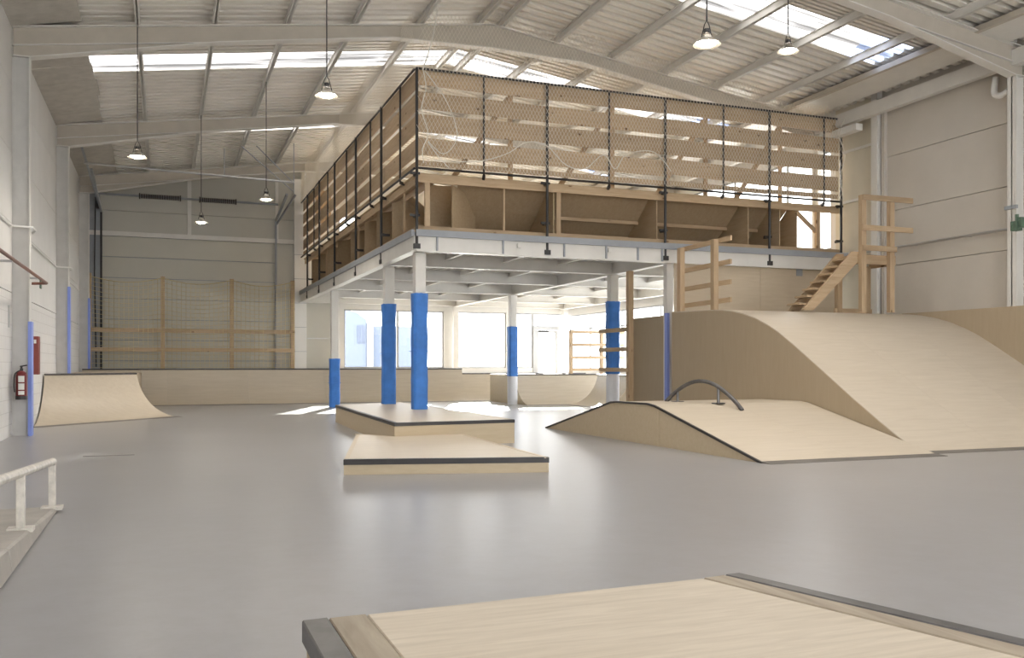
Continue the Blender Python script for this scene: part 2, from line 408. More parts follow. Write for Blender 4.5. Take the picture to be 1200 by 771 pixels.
window(8, ('y', YF), 5.5, 13.5, 4.0, 6.2, [7.5, 9.5, 11.5], 'high far window added behind the slatted screens to light the mezzanine')  # added window, brightens the roof over the mezzanine
window(7, ('y', YB-.1), 0, 12, .6, 4.8, [3, 6, 9], 'unseen wide window added behind the photographer to light the front')  # added out of view to brighten the foreground
dg = root('door_2', (13.3, YF, 0), 'white framed glass door at the far right under the platform', 'door', kind='structure')
part('frame', MB().box(12.6, 12.72, YF-.02, YF+.1, .0, 2.55).box(13.88, XR, YF-.02, YF+.1, 0, 2.55).box(12.72, 13.88, YF-.02, YF+.1, 2.45, 2.55), 'alu', dg)
lf = part('door_leaf', MB().box(12.72, 12.82, YF+.01, YF+.06, .02, 2.44).box(13.5, 13.6, YF+.01, YF+.06, .02, 2.44).box(12.82, 13.5, YF+.01, YF+.06, 2.34, 2.44).box(12.82, 13.5, YF+.01, YF+.06, .02, .3), 'alu', dg)
part('glass', MB().box(12.82, 13.5, YF+.03, YF+.036, .3, 2.34), 'glass', lf)
part('door_closer', MB().box(12.85, 13.2, YF-.05, YF+.01, 2.36, 2.42), 'black', lf)
part('side_pane', MB().box(13.6, 13.88, YF+.03, YF+.036, .02, 2.45), 'glass', dg)
part('handle', MB().tube([(13.45, YF-.05, 1.3), (13.45, YF-.05, 1.7)], .012), 'black', lf)

dr = root('door_1', (.82, YF, 0), 'large grey-beige sectional overhead door in the far wall', 'door', kind='structure')
for k in range(8):
    o = part('door_panel', MB().box(-1.77, 3.41, YF+.0, YF+.05, k*.645+.012, (k+1)*.645-.012), 'door_clad', dr)
part('seal', MB().box(-1.77, 3.41, YF+.03, YF+.06, 0, 5.16), 'steel_grey', dr)
for x in (-1.80, 3.44):
    part('track', MB().box(x-.03, x+.03, YF-.10, YF, 0, 5.9), 'steel_grey' if x > 0 else 'black', dr)
part('track', MB().beam((3.44, YF-.1, 5.9), (3.5, YF-2.4, 6.35), .06, .08).beam((3.44, YF-.05, 5.75), (4.0, YF-.6, 6.7), .05, .05), 'steel_grey', dr)
part('track', MB().beam((-1.8, YF-.1, 5.9), (-1.85, YF-3.4, 6.5), .06, .08).beam((-1.8, YF-.1, 5.9), (-1.95, YF-6, 6.75), .05, .05), 'steel_grey', dr)
part('track_support', MB().tube([(-1.95, 26, 6.42), (3.42, 26, 6.3)], .03, 8), 'galv', dr)
part('hanger', MB().tube([(3.40, 26, 6.3), (2.4, 26, 7.25)], .016, 6).tube([(3.40, 26, 6.05), (2.0, 26, 7.2)], .016, 6).tube([(3.42, 26, 6.0), (3.42, 26, 7.4)], .014, 6).tube([(1.55, 26, 6.34), (1.55, 26, 7.1)], .012, 6), 'steel_grey', dr)
part('shaft', MB().tube([(-1.85, YF-.16, 6.42), (3.5, YF-.16, 6.42)], .035), 'steel_grey', dr)
for x0, x1 in ((-.72, .52), (1.05, 2.2)):
    sp_ = MB()
    n_ = 26
    for i in range(n_): sp_.tube([(x0+(x1-x0)*i/n_, YF-.16, 6.42), (x0+(x1-x0)*(i+.7)/n_, YF-.16, 6.42)], .075 if i not in (0, n_-1) else .095, 10)
    part('torsion_spring', sp_, 'spring', dr, 'dark torsion spring')
part('chain', MB().tube([(-1.95, YF-.2, 6.3), (-1.98, YF-.18, 4), (-1.93, YF-.2, 1.1)], .02, 6), 'black', dr)
part('drum', MB().tube([(-1.95, YF-.16, 6.1), (-1.85, YF-.16, 6.1)], .15, 14), 'black', dr)
part('motor_rail', MB().box(XL, -1.83, YF-.06, YF-.02, 1.0, 6.7), 'steel_grey', dr)


# ---------------------------------------------------------------- roof
ce = root('ceiling', (XM, 12, 6.6), 'pitched roof of corrugated sheets on cream steel rafters with skylight strips', 'ceiling', kind='structure')
def sheet_mesh(side, mat, w=1.0, x0=None, x1=None):
    xa = XM if x0 is None else x0; xb = (XL-.1 if side < 0 else XR+.1) if x1 is None else x1
    prof = []
    for k in range(4):
        o_ = k*.25
        prof += [(o_, 0), (o_+.135, 0), (o_+.145, .085), (o_+.24, .085)]
    prof.append((1.0, 0))
    v = []; f = []
    for x in (xa, xb):
        for y, z in prof: v.append((x-XM, y, z+RZ(x)-RZ(XM)))
    n = len(prof)
    for i in range(n-1): f.append((i, i+1, i+1+n, i+n))
    mb = MB(); mb.add(v, f)
    me = bpy.data.meshes.new('roof_sheet'); me.from_pydata(mb.v, [], mb.f); me.materials.append(M[mat]); return me
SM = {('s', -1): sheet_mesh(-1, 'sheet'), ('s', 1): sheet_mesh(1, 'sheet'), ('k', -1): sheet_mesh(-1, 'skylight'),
      ('k', 1): sheet_mesh(1, 'skylight', x1=12.05), ('e', 1): sheet_mesh(1, 'skylight_blue', x0=12.05, x1=12.85), ('f', 1): sheet_mesh(1, 'sheet', x0=12.85)}
zt = RZ(XM)+.15
sky_y = [-5.4, -4.4, -3.4, 0.6, 1.6, 2.6, 6.4, 7.4, 8.4, 12.85, 18.6, 24.1]  # strips in the unseen front roof are added to raise the light level
def near_sky(y): return min(abs(y-q) for q in sky_y)
ys = []; y = YB
marks = sorted(sky_y)
while y < YF:
    if any(abs(y-q) < 1e-6 for q in marks): ys.append((y, True)); y += 1.0; continue
    nxt = [q for q in marks if q > y+1e-6]
    if nxt and nxt[0]-y < 1.0: ys.append((y, False)); y = nxt[0]; continue
    ys.append((y, False)); y += 1.0
for y, sk in ys:
    for sd_ in (-1, 1):
        if sk and abs(y-12.85) < .01 and sd_ == 1:
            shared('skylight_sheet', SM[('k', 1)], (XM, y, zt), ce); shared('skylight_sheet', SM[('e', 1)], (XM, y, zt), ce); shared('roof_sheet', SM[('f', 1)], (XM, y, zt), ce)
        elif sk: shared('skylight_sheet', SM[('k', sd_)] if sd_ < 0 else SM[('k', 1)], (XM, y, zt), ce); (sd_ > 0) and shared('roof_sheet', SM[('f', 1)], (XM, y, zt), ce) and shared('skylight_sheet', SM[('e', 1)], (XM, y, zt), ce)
        else:
            q_ = [m_ for m_ in marks if y < m_ < y+1.0]
            o = shared('roof_sheet', SM[('s', sd_)], (XM, y, zt), ce)
            if q_: o.scale.y = q_[0]-y
px_ = [-.41, .83, 2.07, 3.3, 4.55, 5.72]
for x in px_+[2*XM-q for q in px_]:
    mb = MB().box(-.04, .04, YB, YF, 0, .012).box(-.01, .01, YB, YF, 0, .15).box(-.04, .04, YB, YF, .138, .15)
    me = mb.mesh('purlin', M['steel_white']); shared('purlin', me, (x, 0, RZ(x)), ce)
def rafter(y):
    low = [(-2.03, 6.18), (.9, 6.80), (4.0, RZ(4.0)-.24), (XM, 7.34), (7.9, RZ(7.9)-.24), (11.0, 6.80), (13.74, 6.18)]
    top = [(XR-.02, RZ(XR)), (XM, RZ(XM)), (XL+.02, RZ(XL))]
    full = [(XL+.02, 6.18)]+low+[(XR-.02, 6.18)]
    mb = MB().wally(full+top, y+.08, y+.10)
    o = part('rafter', mb, 'steel_cream', ce)
    fl = MB()
    for (x0, z0), (x1, z1) in zip(full[:-1], full[1:]): fl.beam((x0, y+.09, z0-.008), (x1, y+.09, z1-.008), .18, .018)
    fl.beam((XL, y+.09, RZ(XL)-.008), (XM, y+.09, RZ(XM)-.008), .18, .018).beam((XM, y+.09, RZ(XM)-.008), (XR, y+.09, RZ(XR)-.008), .18, .018)
    for s_ in (1, -1):
        xa = XL if s_ > 0 else XR; xb = .9 if s_ > 0 else 11.0
        fl.beam((xa, y+.09, RZ(xa)-.3), (xb, y+.09, RZ(xb)-.3), .12, .014)
    part('flange', fl, 'steel_white', o)
for y in cols_y: rafter(y)
# insulation boards under the left eave, laid between the rafters
for a, c in zip(edges[:-1], edges[1:]):
    n = max(1, int(round((c-a)/1.1)))
    for i in range(n):
        y0 = a+.2+(c-a-.2)*i/n; y1 = a+.2+(c-a-.2)*(i+1)/n-.012
        x1 = -1.3+random.uniform(-.05, .05); dz = random.uniform(0, .01)
        part('eave_board', MB().prism([(XL, y0, 6.62+dz), (x1, y0, RZ(x1)+.06), (x1, y1, RZ(x1)+.06), (XL, y1, 6.62+dz)],
             [(XL, y0, 6.64+dz), (x1, y0, RZ(x1)+.08), (x1, y1, RZ(x1)+.08), (XL, y1, 6.64+dz)]), 'insul', ce)
# right eave: sloping fascia and box beam
part('eave_fascia', MB().prism([(12.95, YB, 6.80), (13.6, YB, 6.72), (13.6, YB, 6.78), (12.95, YB, 6.86)], [(12.95, YF, 6.80), (13.6, YF, 6.72), (13.6, YF, 6.78), (12.95, YF, 6.86)]), 'steel_white', ce)
part('eave_angle', MB().box(12.86, 12.97, YB, YF, 6.80, 6.90), 'steel_cream', ce)
part('eave_beam', MB().box(13.72, 13.86, YB, YF, 6.35, 6.62), 'steel_white', ce)
sm = MB().lathe([(.0, 0), (.09, 0), (.10, .02), (.10, .05), (.0, .05)], (7.24, 17.35, 7.42)); sm.tube([(7.24, 17.35, 7.46), (7.24, 17.35, 7.7)], .012)
single('smoke_detector', sm, 'pvc', 'small round white detector hanging from the roof above the slatted screen', 'detector')

# ---------------------------------------------------------------- mezzanine steel
PX0, PY0 = 4.24, 15.87
mz = root('mezzanine', (PX0, PY0, 3.2), 'white steel mezzanine platform on blue padded columns', 'platform')
def edge(a, b_):
    o = part('edge_beam', MB().beam((a[0], a[1], 3.36), (b_[0], b_[1], 3.36), .05, .28).beam((a[0], a[1], 3.215), (b_[0], b_[1], 3.215), .16, .02), 'steel_white', mz)
    part('top_channel', MB().beam((a[0], a[1], 3.54), (b_[0], b_[1], 3.54), .14, .12), 'steel_grey', o, 'grey channel along the top of the beam')
edge((PX0, PY0), (13.98, PY0)); edge((PX0, PY0), (PX0, YF-.2))
for y in (18.45, 21.5, 24.75, 27.7, 30.3):
    part('cross_beam', ibeam(MB(), (PX0, y, 3.5), (13.95, y, 3.5), .14, .28), 'steel_white', mz)
for x in (9.54, 13.7):
    part('main_beam', ibeam(MB(), (x, PY0, 3.5), (x, YF-.1, 3.5), .16, .30), 'steel_white', mz)
for x in (5.6, 6.9, 8.2, 10.9, 12.2):
    part('joist', ibeam(MB(), (x, PY0, 3.50), (x, YF-.1, 3.50), .08, .12, .012), 'steel_white', mz)
# corrugated decking seen from below: one strip per metre
dk = MB(); prof = []
for k in range(5): prof += [(k*.2, 0), (k*.2+.09, 0), (k*.2+.11, .04), (k*.2+.18, .04)]
prof.append((1, 0))
n = len(prof); v = [(x, 0, z) for x, z in prof]+[(x, YF-.1-PY0, z) for x, z in prof]
dk.add(v, [(i, i+1, i+1+n, i+n) for i in range(n-1)])
me = bpy.data.meshes.new('deck_sheet'); me.from_pydata(dk.v, [], dk.f); me.materials.append(M['sheet'])
for k in range(10): shared('deck_sheet', me, (PX0+k*.965, PY0, 3.505), mz)
part('deck', MB().box(PX0-.02, 13.98, PY0-.02, YF-.02, 3.56, 3.6), 'ply_dark', mz)
for u in (4.62, 5.9, 7.15, 8.05, 8.75, 9.3):
    part('stiffener', MB().box(u, u+.03, PY0-.06, PY0-.02, 3.22, 3.6), 'steel_grey', mz)
for u in (6.2, 8.1): part('bracket', MB().box(u, u+.07, PY0-.07, PY0-.02, 3.36, 3.44), 'steel_white', mz)

def padded_column(x, y, z0, zp0, zp1, label, r=.10, sleeve=False, pad=True):
    c = root('padded_column', (x, y, z0), label, 'column', 'blue padded platform columns')
    part('shaft', MB().box(x-r, x+r, y-r, y+r, z0, 3.2), 'steel_white', c, bevel=.01)
    if pad:
        mb = MB(); rings = 9; nn = 20; pr = []
        for i in range(rings):
            t = i/(rings-1); rr_ = r+.035+.004*math.sin(i*2.1+x)+(.004 if i in (0, rings-1) else 0)
            ring = []
            for k in range(nn):
                a = 2*math.pi*k/nn; ca, sa = math.cos(a), math.sin(a)
                q = (abs(ca)**6+abs(sa)**6)**(-1/6)
                ring.append((x+rr_*q*ca*(1+random.uniform(-.015, .015)), y+rr_*q*sa, zp0+(zp1-zp0)*t+random.uniform(-.006, .006)))
            pr.append(ring)
        vs = [p for rg in pr for p in rg]; fs = []
        for i in range(rings-1):
            for k in range(nn): fs.append((i*nn+k, i*nn+(k+1) % nn, (i+1)*nn+(k+1) % nn, (i+1)*nn+k))
        fs += [tuple(range(nn-1, -1, -1)), tuple(range((rings-1)*nn, rings*nn))]
        mb.add(vs, fs); part('pad', mb, 'pad_blue', c, 'blue foam pad wrapped round the column')
        for zz in (zp0+(zp1-zp0)*.5,):
            part('pad_seam', MB().box(x-r-.057, x+r+.057, y-r-.057, y+r+.057, zz, zz+.008), 'pad_blue', c)
    if sleeve: part('sleeve', MB().lathe([(r+.05, 0), (r+.05, zp0-z0), (r, zp0-z0)], (x, y, z0), 20), 'sleeve', c, 'white plastic sleeve below the pad')
    return c
LZ = .345
padded_column(4.37, 16.08, LZ, LZ, 2.46, 'corner platform column in a tall blue foam pad standing on the raised box')
padded_column(4.37, 18.5, LZ, LZ, 2.42, 'second blue padded column on the raised box, behind the corner one')
padded_column(4.37, 24.9, 0, 0, 1.33, 'column with a short blue pad standing left of the raised box', )
padded_column(9.54, 24.75, 0, .83, 2.28, 'far column with blue pad above a white sleeve, at the lit far ramp', sleeve=True)
padded_column(9.54, 18.4, 0, .95, 2.6, 'blue padded column beside the pine post, rising behind the low jump box', sleeve=True)
c_ = root('steel_post', (9.54, 15.97, 0), 'plain white steel column at the inner corner of the big bank', 'column')
part('shaft', MB().box(9.47, 9.61, 15.9, 16.04, 0, 3.2), 'steel_white', c_)
part('corner_guard', MB().box(9.41, 9.47, 15.80, 15.90, 0, 2.2), 'strip_blue', c_, 'blue foam strip')
for nm, x in (('column', 9.54), ('column', 13.75)):
    part('wall_column', MB().box(x-.09, x+.09, 30.2, 30.38, 0, 3.2), 'steel_white', mz)

# ---------------------------------------------------------------- ramp framing on the mezzanine, seen from behind
def ramp_framing(front):
    if front:
        r_ = root('ramp_framing', (9, 16, 3.6), 'open pine and plywood underside of the upper ramp along the platform front', 'ramp frame', 'ramp framing on the platform')
        P = lambda u, d, z: (u, 16.0+d, z); ax = 'x'
        ua, ub = 4.3, 13.85
        studs = [4.5, 6.0, 7.12, 13.3]; ribs = [7.02, 9.3, 11.5, 12.3, 12.75]
    else:
        r_ = root('ramp_framing', (4.4, 23, 3.6), 'open pine and plywood underside of the upper ramp along the platform left side', 'ramp frame', 'ramp framing on the platform')
        P = lambda u, d, z: (4.35+d, u, z); ax = 'y'
        ua, ub = 16.1, 30.2
        studs = [17.2, 21.6, 26.2]; ribs = [18.2, 19.6, 20.9, 22.6, 24.4, 26.0, 27.6, 29.0]
    part('bottom_plate', MB().beam(P(ua, 0, 3.645), P(ub, 0, 3.645), .09, .09), 'pine_'+ax, r_)
    part('top_plate', MB().beam(P(ua, 0, 4.56), P(ub, 0, 4.56), .05, .15), 'pine_'+ax, r_)
    part('top_plate', MB().beam(P(ua, .35, 4.62), P(ub, .35, 4.62), .20, .04), 'pine_'+ax, r_)
    for s_ in studs:
        part('stud', MB().beam(P(s_, .02, 3.69), P(s_, .02, 4.49), .09 if s_ in (4.5, 7.12, 13.3) else .035, .07 if s_ in (4.5, 7.12, 13.3) else .04, up=(0, 1, 0)), 'pine_z', r_)
    # quarter profile: lip height 4.6 at depth .35, falling to 3.75 at depth 1.9
    prof = []
    for k in range(9):
        a = k/8*R_(62); prof.append((.35+1.75*(1-math.sin(R_(62))/math.sin(R_(62)))+1.55*math.sin(a)/math.sin(R_(62)), 4.55-.85*(1-math.cos(R_(62)-a))/(1-math.cos(R_(62))) if False else 4.55-.85*(1-((8-k)/8)**2)))
    for s_ in ribs:
        th = .018
        poly = [(0.02, 3.69)]+[(prof[-1][0], 3.69)]+list(reversed(prof))+[(.02, 4.49)]
        A = [P(s_, d, z) for d, z in poly]; B = [P(s_+th, d, z) for d, z in poly]
        part('rib', MB().prism(A, B), 'ply_dark', r_)
    # sheets under the transition, one strip between battens
    for i in range(0, 8, 2):
        (d0, z0), (d1, z1) = prof[i], prof[i+2]
        cuts = ([5.2]+ribs) if front else [17.8]+ribs
        for a, c in zip(cuts[:-1], cuts[1:]):
            part('ramp_sheet', MB().prism([P(a, d0, z0), P(c, d0, z0), P(c, d1, z1), P(a, d1, z1)], [P(a, d0, z0+.018), P(c, d0, z0+.018), P(c, d1, z1+.018), P(a, d1, z1+.018)]), 'ply_dark', r_)
        part('batten', MB().beam(P(ribs[0], d1-.02, z1-.045), P(ribs[-1], d1-.02, z1-.045), .045, .07), 'pine_'+ax, r_)
    return r_, P
rfm, P = ramp_framing(True)
ribo = part('corner_rib', MB().prism([(4.98, 16.05, 3.69), (5.75, 17.0, 3.69), (5.75, 17.0, 4.1), (5.45, 16.6, 4.45), (4.98, 16.05, 4.49)], [(4.99, 16.03, 3.69), (5.76, 16.98, 3.69), (5.76, 16.98, 4.1), (5.46, 16.58, 4.45), (4.99, 16.03, 4.49)]), 'ply_dark', rfm)
part('gap_sheet', MB().box(4.75, 5.3, 16.9, 16.918, 3.69, 4.64), 'ply_dark', rfm)  # added to close the bright gap behind the corner rib
part('brace', MB().beam((12.75, 16.05, 4.48), (13.3, 16.05, 4.05), .04, .09), 'pine_x', rfm)
rfs, _P = ramp_framing(False)
# upper deck behind the slats
ud = root('upper_ramp_deck', (9, 18, 4.6), 'plywood deck behind the slatted screen on the platform', 'deck')
part('deck_sheet', MB().box(4.3, 12.3, 16.0, 16.42, 4.64, 4.66), 'ply_dark', ud)
part('deck_sheet', MB().box(4.3, 4.75, 16.42, 30.3, 4.64, 4.66), 'ply_dark', ud)
for i, (x, h_) in enumerate(((6.2, 1.75), (8.4, 1.75), (10.6, 1.75), (12.5, 1.75))):
    part('rear_stud', MB().box(x, x+.09, 16.30, 16.34, 4.66, 4.66+h_), 'pine_z', ud)
    part('diagonal', MB().beam((x, 16.32, 6.3), (x-1.1, 16.32, 4.7), .03, .10), 'pine_z', ud)

# ---------------------------------------------------------------- slatted screens with black poles
slz = [(6.235, 6.55), (5.815, 6.12), (5.40, 5.725), (4.965, 5.28), (4.79, 4.885)]
def slat_screen(front):
    if front:
        s_ = root('slat_screen', (9, 15.87, 4.7), 'horizontal pine boards on black poles along the front of the platform', 'screen', 'slatted screens round the platform')
        P = lambda u, d, z: (u, 15.87+d, z); ax = 'x'; ends = [4.26, 6.82, 9.40, 11.92, 13.8]; mids = [5.55, 8.15, 10.79, 13.36]; longs = [4.26, 6.82, 9.40, 11.92, 13.8]
    else:
        s_ = root('slat_screen', (4.24, 23, 4.7), 'horizontal pine boards on black poles along the left side of the platform', 'screen', 'slatted screens round the platform')
        P = lambda u, d, z: (4.24+d, u, z); ax = 'y'; ends = [15.95, 18.53, 21.2, 24.04, 26.57, 28.9, 30.4]; mids = [17.0, 19.69, 22.48, 25.24, 27.69]; longs = [18.53, 21.2, 24.04, 26.57, 28.9]
    for (a, c) in zip(ends[:-1], ends[1:]):
        for i, (z0, z1) in enumerate(slz):
            if a != ends[0] or True:
                t0 = random.uniform(-.015, .015); t1 = random.uniform(-.015, .015)
                if i == 3 and front and abs(a-9.40) < .01: t0, t1 = .06, -.02
                mb = MB(); A = [P(a+.006, .06, z0+t0), P(c-.006, .06, z0+t1), P(c-.006, .06, z1+t1), P(a+.006, .06, z1+t0)]
                B = [P(a+.006, .085, z0+t0), P(c-.006, .085, z0+t1), P(c-.006, .085, z1+t1), P(a+.006, .085, z1+t0)]
                part('slat', mb.prism(A, B), 'pine_'+ax, s_)
    for u in longs:
        o = part('pole', MB().tube([P(u, -.02, 3.28), P(u, -.02, 6.52)], .028, 8), 'black', s_)
        for z in (4.62, 3.86):
            part('clamp', MB().beam(P(u, -.02, z), P(u+.0, .16, z), .05, .05).beam(P(u-.12, .0, z), P(u+.06, .0, z), .04, .04), 'black', o)
        part('foot', MB().beam(P(u-.06, -.02, 3.30), P(u+.06, -.02, 3.30), .07, .09), 'black', o)
    for u in mids:
        o = part('short_pole', MB().tube([P(u, 0, 4.66), P(u, 0, 6.5)], .02, 8), 'black', s_)
        part('clamp', MB().beam(P(u, 0, 4.66), P(u+.04, .16, 4.62), .05, .05), 'black', o)
    part('top_rail', MB().tube([P(ends[0], 0, 6.52), P(ends[-1], 0, 6.52)], .022, 8), 'black', s_)
    part('bottom_rail', MB().tube([P(ends[0], 0, 4.72), P(ends[-1], 0, 4.72)], .022, 8), 'black', s_)
    return s_
slat_screen(True); slat_screen(False)

# ---------------------------------------------------------------- nets
def net_mesh(name, P, u0, u1, zlo, zhi, cell, r, mat, sag, wob):
    """diamond net between u0..u1, from zlo to zhi(u); P(u,d,z) to world"""
    mb = MB(); H = max(zhi(u0+(u1-u0)*i/20) for i in range(21))-zlo
    def strand(c, s_):
        pts = []; n_ = max(3, int(H/.25))
        for i in range(n_+1):
            z = zlo+H*i/n_; u = c+s_*(z-zlo)*.55
            pts.append((u, z))
        out = []
        for u, z in pts:
            if u0 <= u <= u1 and z <= zhi(u)+1e-6: out.append((u, z))
        if len(out) > 1: mb.tube([P(u, wob(u, z), z) for u, z in out], r, 3, False)
    c = u0-H*.55
    while c < u1+H*.55:
        strand(c, 1); strand(c, -1); c += cell
    return mb
nf = net_mesh('safety_net', lambda u, d, z: (u, 15.75+d, z), 4.24, 13.8, 4.72, lambda x: RZ(x)-.02, .072, .0038, 'net', None, lambda u, z: .03*math.sin(u*2.1+z)+.02*math.sin(z*5))
single('safety_net', nf, 'net', 'pale diamond-mesh net hung from the roof over the front slatted screen', 'net')
ns = net_mesh('safety_net', lambda u, d, z: (4.18+d, u, z), 15.8, 30.3, 6.48, lambda y: 7.50, .072, .0026, 'net', None, lambda u, z: .03*math.sin(u*2.1+z))
single('safety_net', ns, 'net', 'fine pale net between roof and left slatted screen, seen at a shallow angle', 'net')
ropes = [
 ([(4.3, 15.6, 6.45), (4.36, 15.6, 6.1), (4.28, 15.6, 5.7), (4.4, 15.6, 5.3), (4.3, 15.6, 5.0), (4.32, 15.6, 4.75)], 'white rope dangling beside the corner pole'),
 ([(4.35, 15.62, 6.4), (4.75, 15.62, 5.9), (4.95, 15.62, 5.3), (4.7, 15.62, 4.95), (4.4, 15.62, 5.15), (4.6, 15.62, 4.9), (4.8, 15.62, 4.7)], 'looped white rope left of the first mid pole on the front net'),
 ([(4.5, 15.62, 4.82), (5.3, 15.62, 4.86), (5.9, 15.62, 5.05), (6.3, 15.62, 5.3), (6.7, 15.62, 5.28), (7.1, 15.62, 4.95), (7.5, 15.62, 4.9), (7.9, 15.62, 5.2), (8.15, 15.62, 4.95), (8.4, 15.62, 5.25), (9.0, 15.62, 5.35), (9.4, 15.62, 5.0)], 'long white rope swagged in arches across the front net'),
 ([(13.72, 15.62, 6.5), (13.55, 15.62, 6.1), (13.7, 15.62, 5.7), (13.6, 15.62, 5.2), (13.66, 15.62, 4.7)], 'white rope hanging at the right end of the front net')]
def smooth_pts(p, n_=6):
    p = [Vector(q) for q in p]; out = []
    for i in range(len(p)-1):
        a = p[max(i-1, 0)]; b_ = p[i]; c = p[i+1]; d = p[min(i+2, len(p)-1)]
        for k in range(n_):
            t = k/n_
            out.append(.5*((2*b_)+(c-a)*t+(2*a-5*b_+4*c-d)*t*t+(3*b_-a-3*c+d)*t**3))
    out.append(p[-1]); return out
for p, lb in ropes: single('rope', MB().tube(smooth_pts(p), .009, 6), 'rope', lb, 'rope', 'white ropes on the safety net')
tr = [Vector((4.3, 15.6, 6.4)), Vector((4.42, 15.4, 6.9)), Vector((4.5, 15.3, 7.5))]
single('rope', MB().tube(smooth_pts(tr), .012, 6), 'rope', 'white rope running from the corner pole up to the roof', 'rope', 'white ropes on the safety net')

# ---------------------------------------------------------------- ramps
def quarter(name, P0, P1, R, H, deck, label, wall_x=None, sheets=1, plate=True, sides=(True, True), surf='ply_skin', coping=True, matside='ply_side'):
    P0 = Vector((*P0, 0)); P1 = Vector((*P1, 0)); L = (P1-P0).length; du = (P1-P0)/L; nb = Vector((-du.y, du.x, 0))
    r_ = root(name, (P0+P1)/2, label, 'ramp', 'quarter pipes')
    prof = []; amax = math.acos((R-H)/R)
    for k in range(13):
        a = amax*k/12; prof.append((R*math.sin(a), R-R*math.cos(a)))
    lip = prof[-1][0]
    def u0(d):
        if wall_x is None: return 0
        return (wall_x-P0.x-d*nb.x)/du.x
    def W_(u, d, z): return P0+du*u+nb*d+Vector((0, 0, z))
    for s_ in range(sheets):
        mb = MB(); v = []; f = []
        for d, z in prof:
            a = u0(d) if s_ == 0 else L*s_/sheets+.002
            a = a if s_ == 0 else a
            c = L*(s_+1)/sheets-(.002 if s_ < sheets-1 else 0)
            v += [W_(a, d, z+.004), W_(c, d, z+.004), W_(a, d, z-.012 if z > .02 else 0), W_(c, d, z-.012 if z > .02 else 0)]
        for i in range(len(prof)-1):
            b_ = i*4; t_ = b_+4
            f += [(b_, b_+1, t_+1, t_), (b_+2, t_+2, t_+3, b_+3), (b_, t_, t_+2, b_+2), (b_+1, b_+3, t_+3, t_+1)]
        e_ = (len(prof)-1)*4; f += [(0, 2, 3, 1), (e_, e_+1, e_+3, e_+2)]
        mb.add(v, f); mb.smooth = True
        o = part('ramp_sheet', mb, surf, r_)
    for e_, on in ((0, sides[0]), (1, sides[1])):
        if not on: continue
        uu = lambda d: (u0(d) if wall_x is not None else 0) if e_ == 0 else L
        po = [(d, max(z-.012, 0)) for d, z in prof]+[(lip+deck, H-.012), (lip+deck, 0)]
        s__ = .018 if e_ == 0 else -.018
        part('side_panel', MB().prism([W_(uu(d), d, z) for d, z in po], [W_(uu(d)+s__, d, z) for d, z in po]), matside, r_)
    if deck: part('deck', MB().prism([W_(u0(lip), lip, H-.012), W_(L, lip, H-.012), W_(L, lip+deck, H-.012), W_(u0(lip+deck), lip+deck, H-.012)],
                     [W_(u0(lip), lip, H), W_(L, lip, H), W_(L, lip+deck, H), W_(u0(lip+deck), lip+deck, H)]), 'ply_x', r_)
    if coping: part('coping', MB().tube([W_(u0(lip), lip-.01, H+.0), W_(L, lip-.01, H+.0)], .02, 8), 'dark_steel', r_)
    if plate: part('threshold_plate', MB().prism([W_(u0(0), -.14, 0), W_(L, -.14, 0), W_(L, .05, .0), W_(u0(0), .05, 0)], [W_(u0(0), -.14, .003), W_(L, -.14, .003), W_(L, .06, .012), W_(u0(0), .06, .012)]), 'plate', r_)
    return r_
q1 = quarter('quarter_pipe', (-2.2, 18.9), (.3, 21.6), 1.25, .96, .02, 'angled plywood quarter pipe against the left wall by the blue-edged columns', wall_x=-2.27, sides=(False, True))
part('deck', MB().slab([(-2.27, 20.6), (-.6, 22.44), (-.6, 28.4), (-2.27, 28.4)], .935, .955), 'ply_x', q1)
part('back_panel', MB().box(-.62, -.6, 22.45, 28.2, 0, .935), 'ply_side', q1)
quarter('quarter_pipe', (-2.2, 27.6), (9.3, 27.6), 1.25, 1.03, 1.6, 'long plywood quarter pipe across the far end below the netted frame', sheets=5, surf='ply_skin')
quarter('quarter_pipe', (9.32, 27.7), (13.9, 27.7), 1.25, .87, 1.6, 'lower plywood quarter pipe section in front of the far glass door', sheets=2)
quarter('quarter_pipe', (9.76, 24.0), (12.6, 24.0), 1.15, .87, 2.2, 'short sunlit plywood quarter pipe beside the far blue padded column', sides=(True, False), matside='ply_box')
quarter('quarter_pipe', (10.95, 24.0), (10.95, 22.0), 1.0, .87, 2.0, 'small quarter pipe turned to face left behind the low jump box', sides=(False, True))

# big bank
bk = root('bank_ramp', (11.4, 12, 0), 'large smooth plywood bank rising to a deck at the right wall', 'ramp')
pf = [(9.1, 0.0), (9.27, .05), (9.44, .125), (9.65, .235), (9.91, .38), (10.41, .67), (11.13, 1.11), (11.73, 1.47), (12.1, 1.68), (12.38, 1.81), (12.73, 1.945), (13.09, 2.04), (13.4, 2.10), (13.7, 2.135), (14.2, 2.16), (15.4, 2.19)]
xs = [9.28, 10.72, 12.16, 13.6]
for a, c in zip(xs[:-1], xs[1:]):
    v = []; f = []
    for y, z in pf: v += [(a, y, z+.006), (c-.002, y, z+.006), (a, y, max(0, z-.012)), (c-.002, y, max(0, z-.012))]
    for i in range(len(pf)-1):
        b_ = i*4; t_ = b_+4
        f += [(b_, b_+1, t_+1, t_), (b_+2, t_+2, t_+3, b_+3), (b_, t_, t_+2, b_+2), (b_+1, b_+3, t_+3, t_+1)]
    e_ = (len(pf)-1)*4; f += [(0, 2, 3, 1), (e_, e_+1, e_+3, e_+2)]
    mb = MB().add(v, f); mb.smooth = True
    o = part('ramp_sheet', mb, 'ply_skin', bk)
part('side_panel', MB().wallx([(y, max(0, z-.012)) for y, z in pf]+[(15.4, 0)], 9.28, 9.298), 'ply_side', bk)
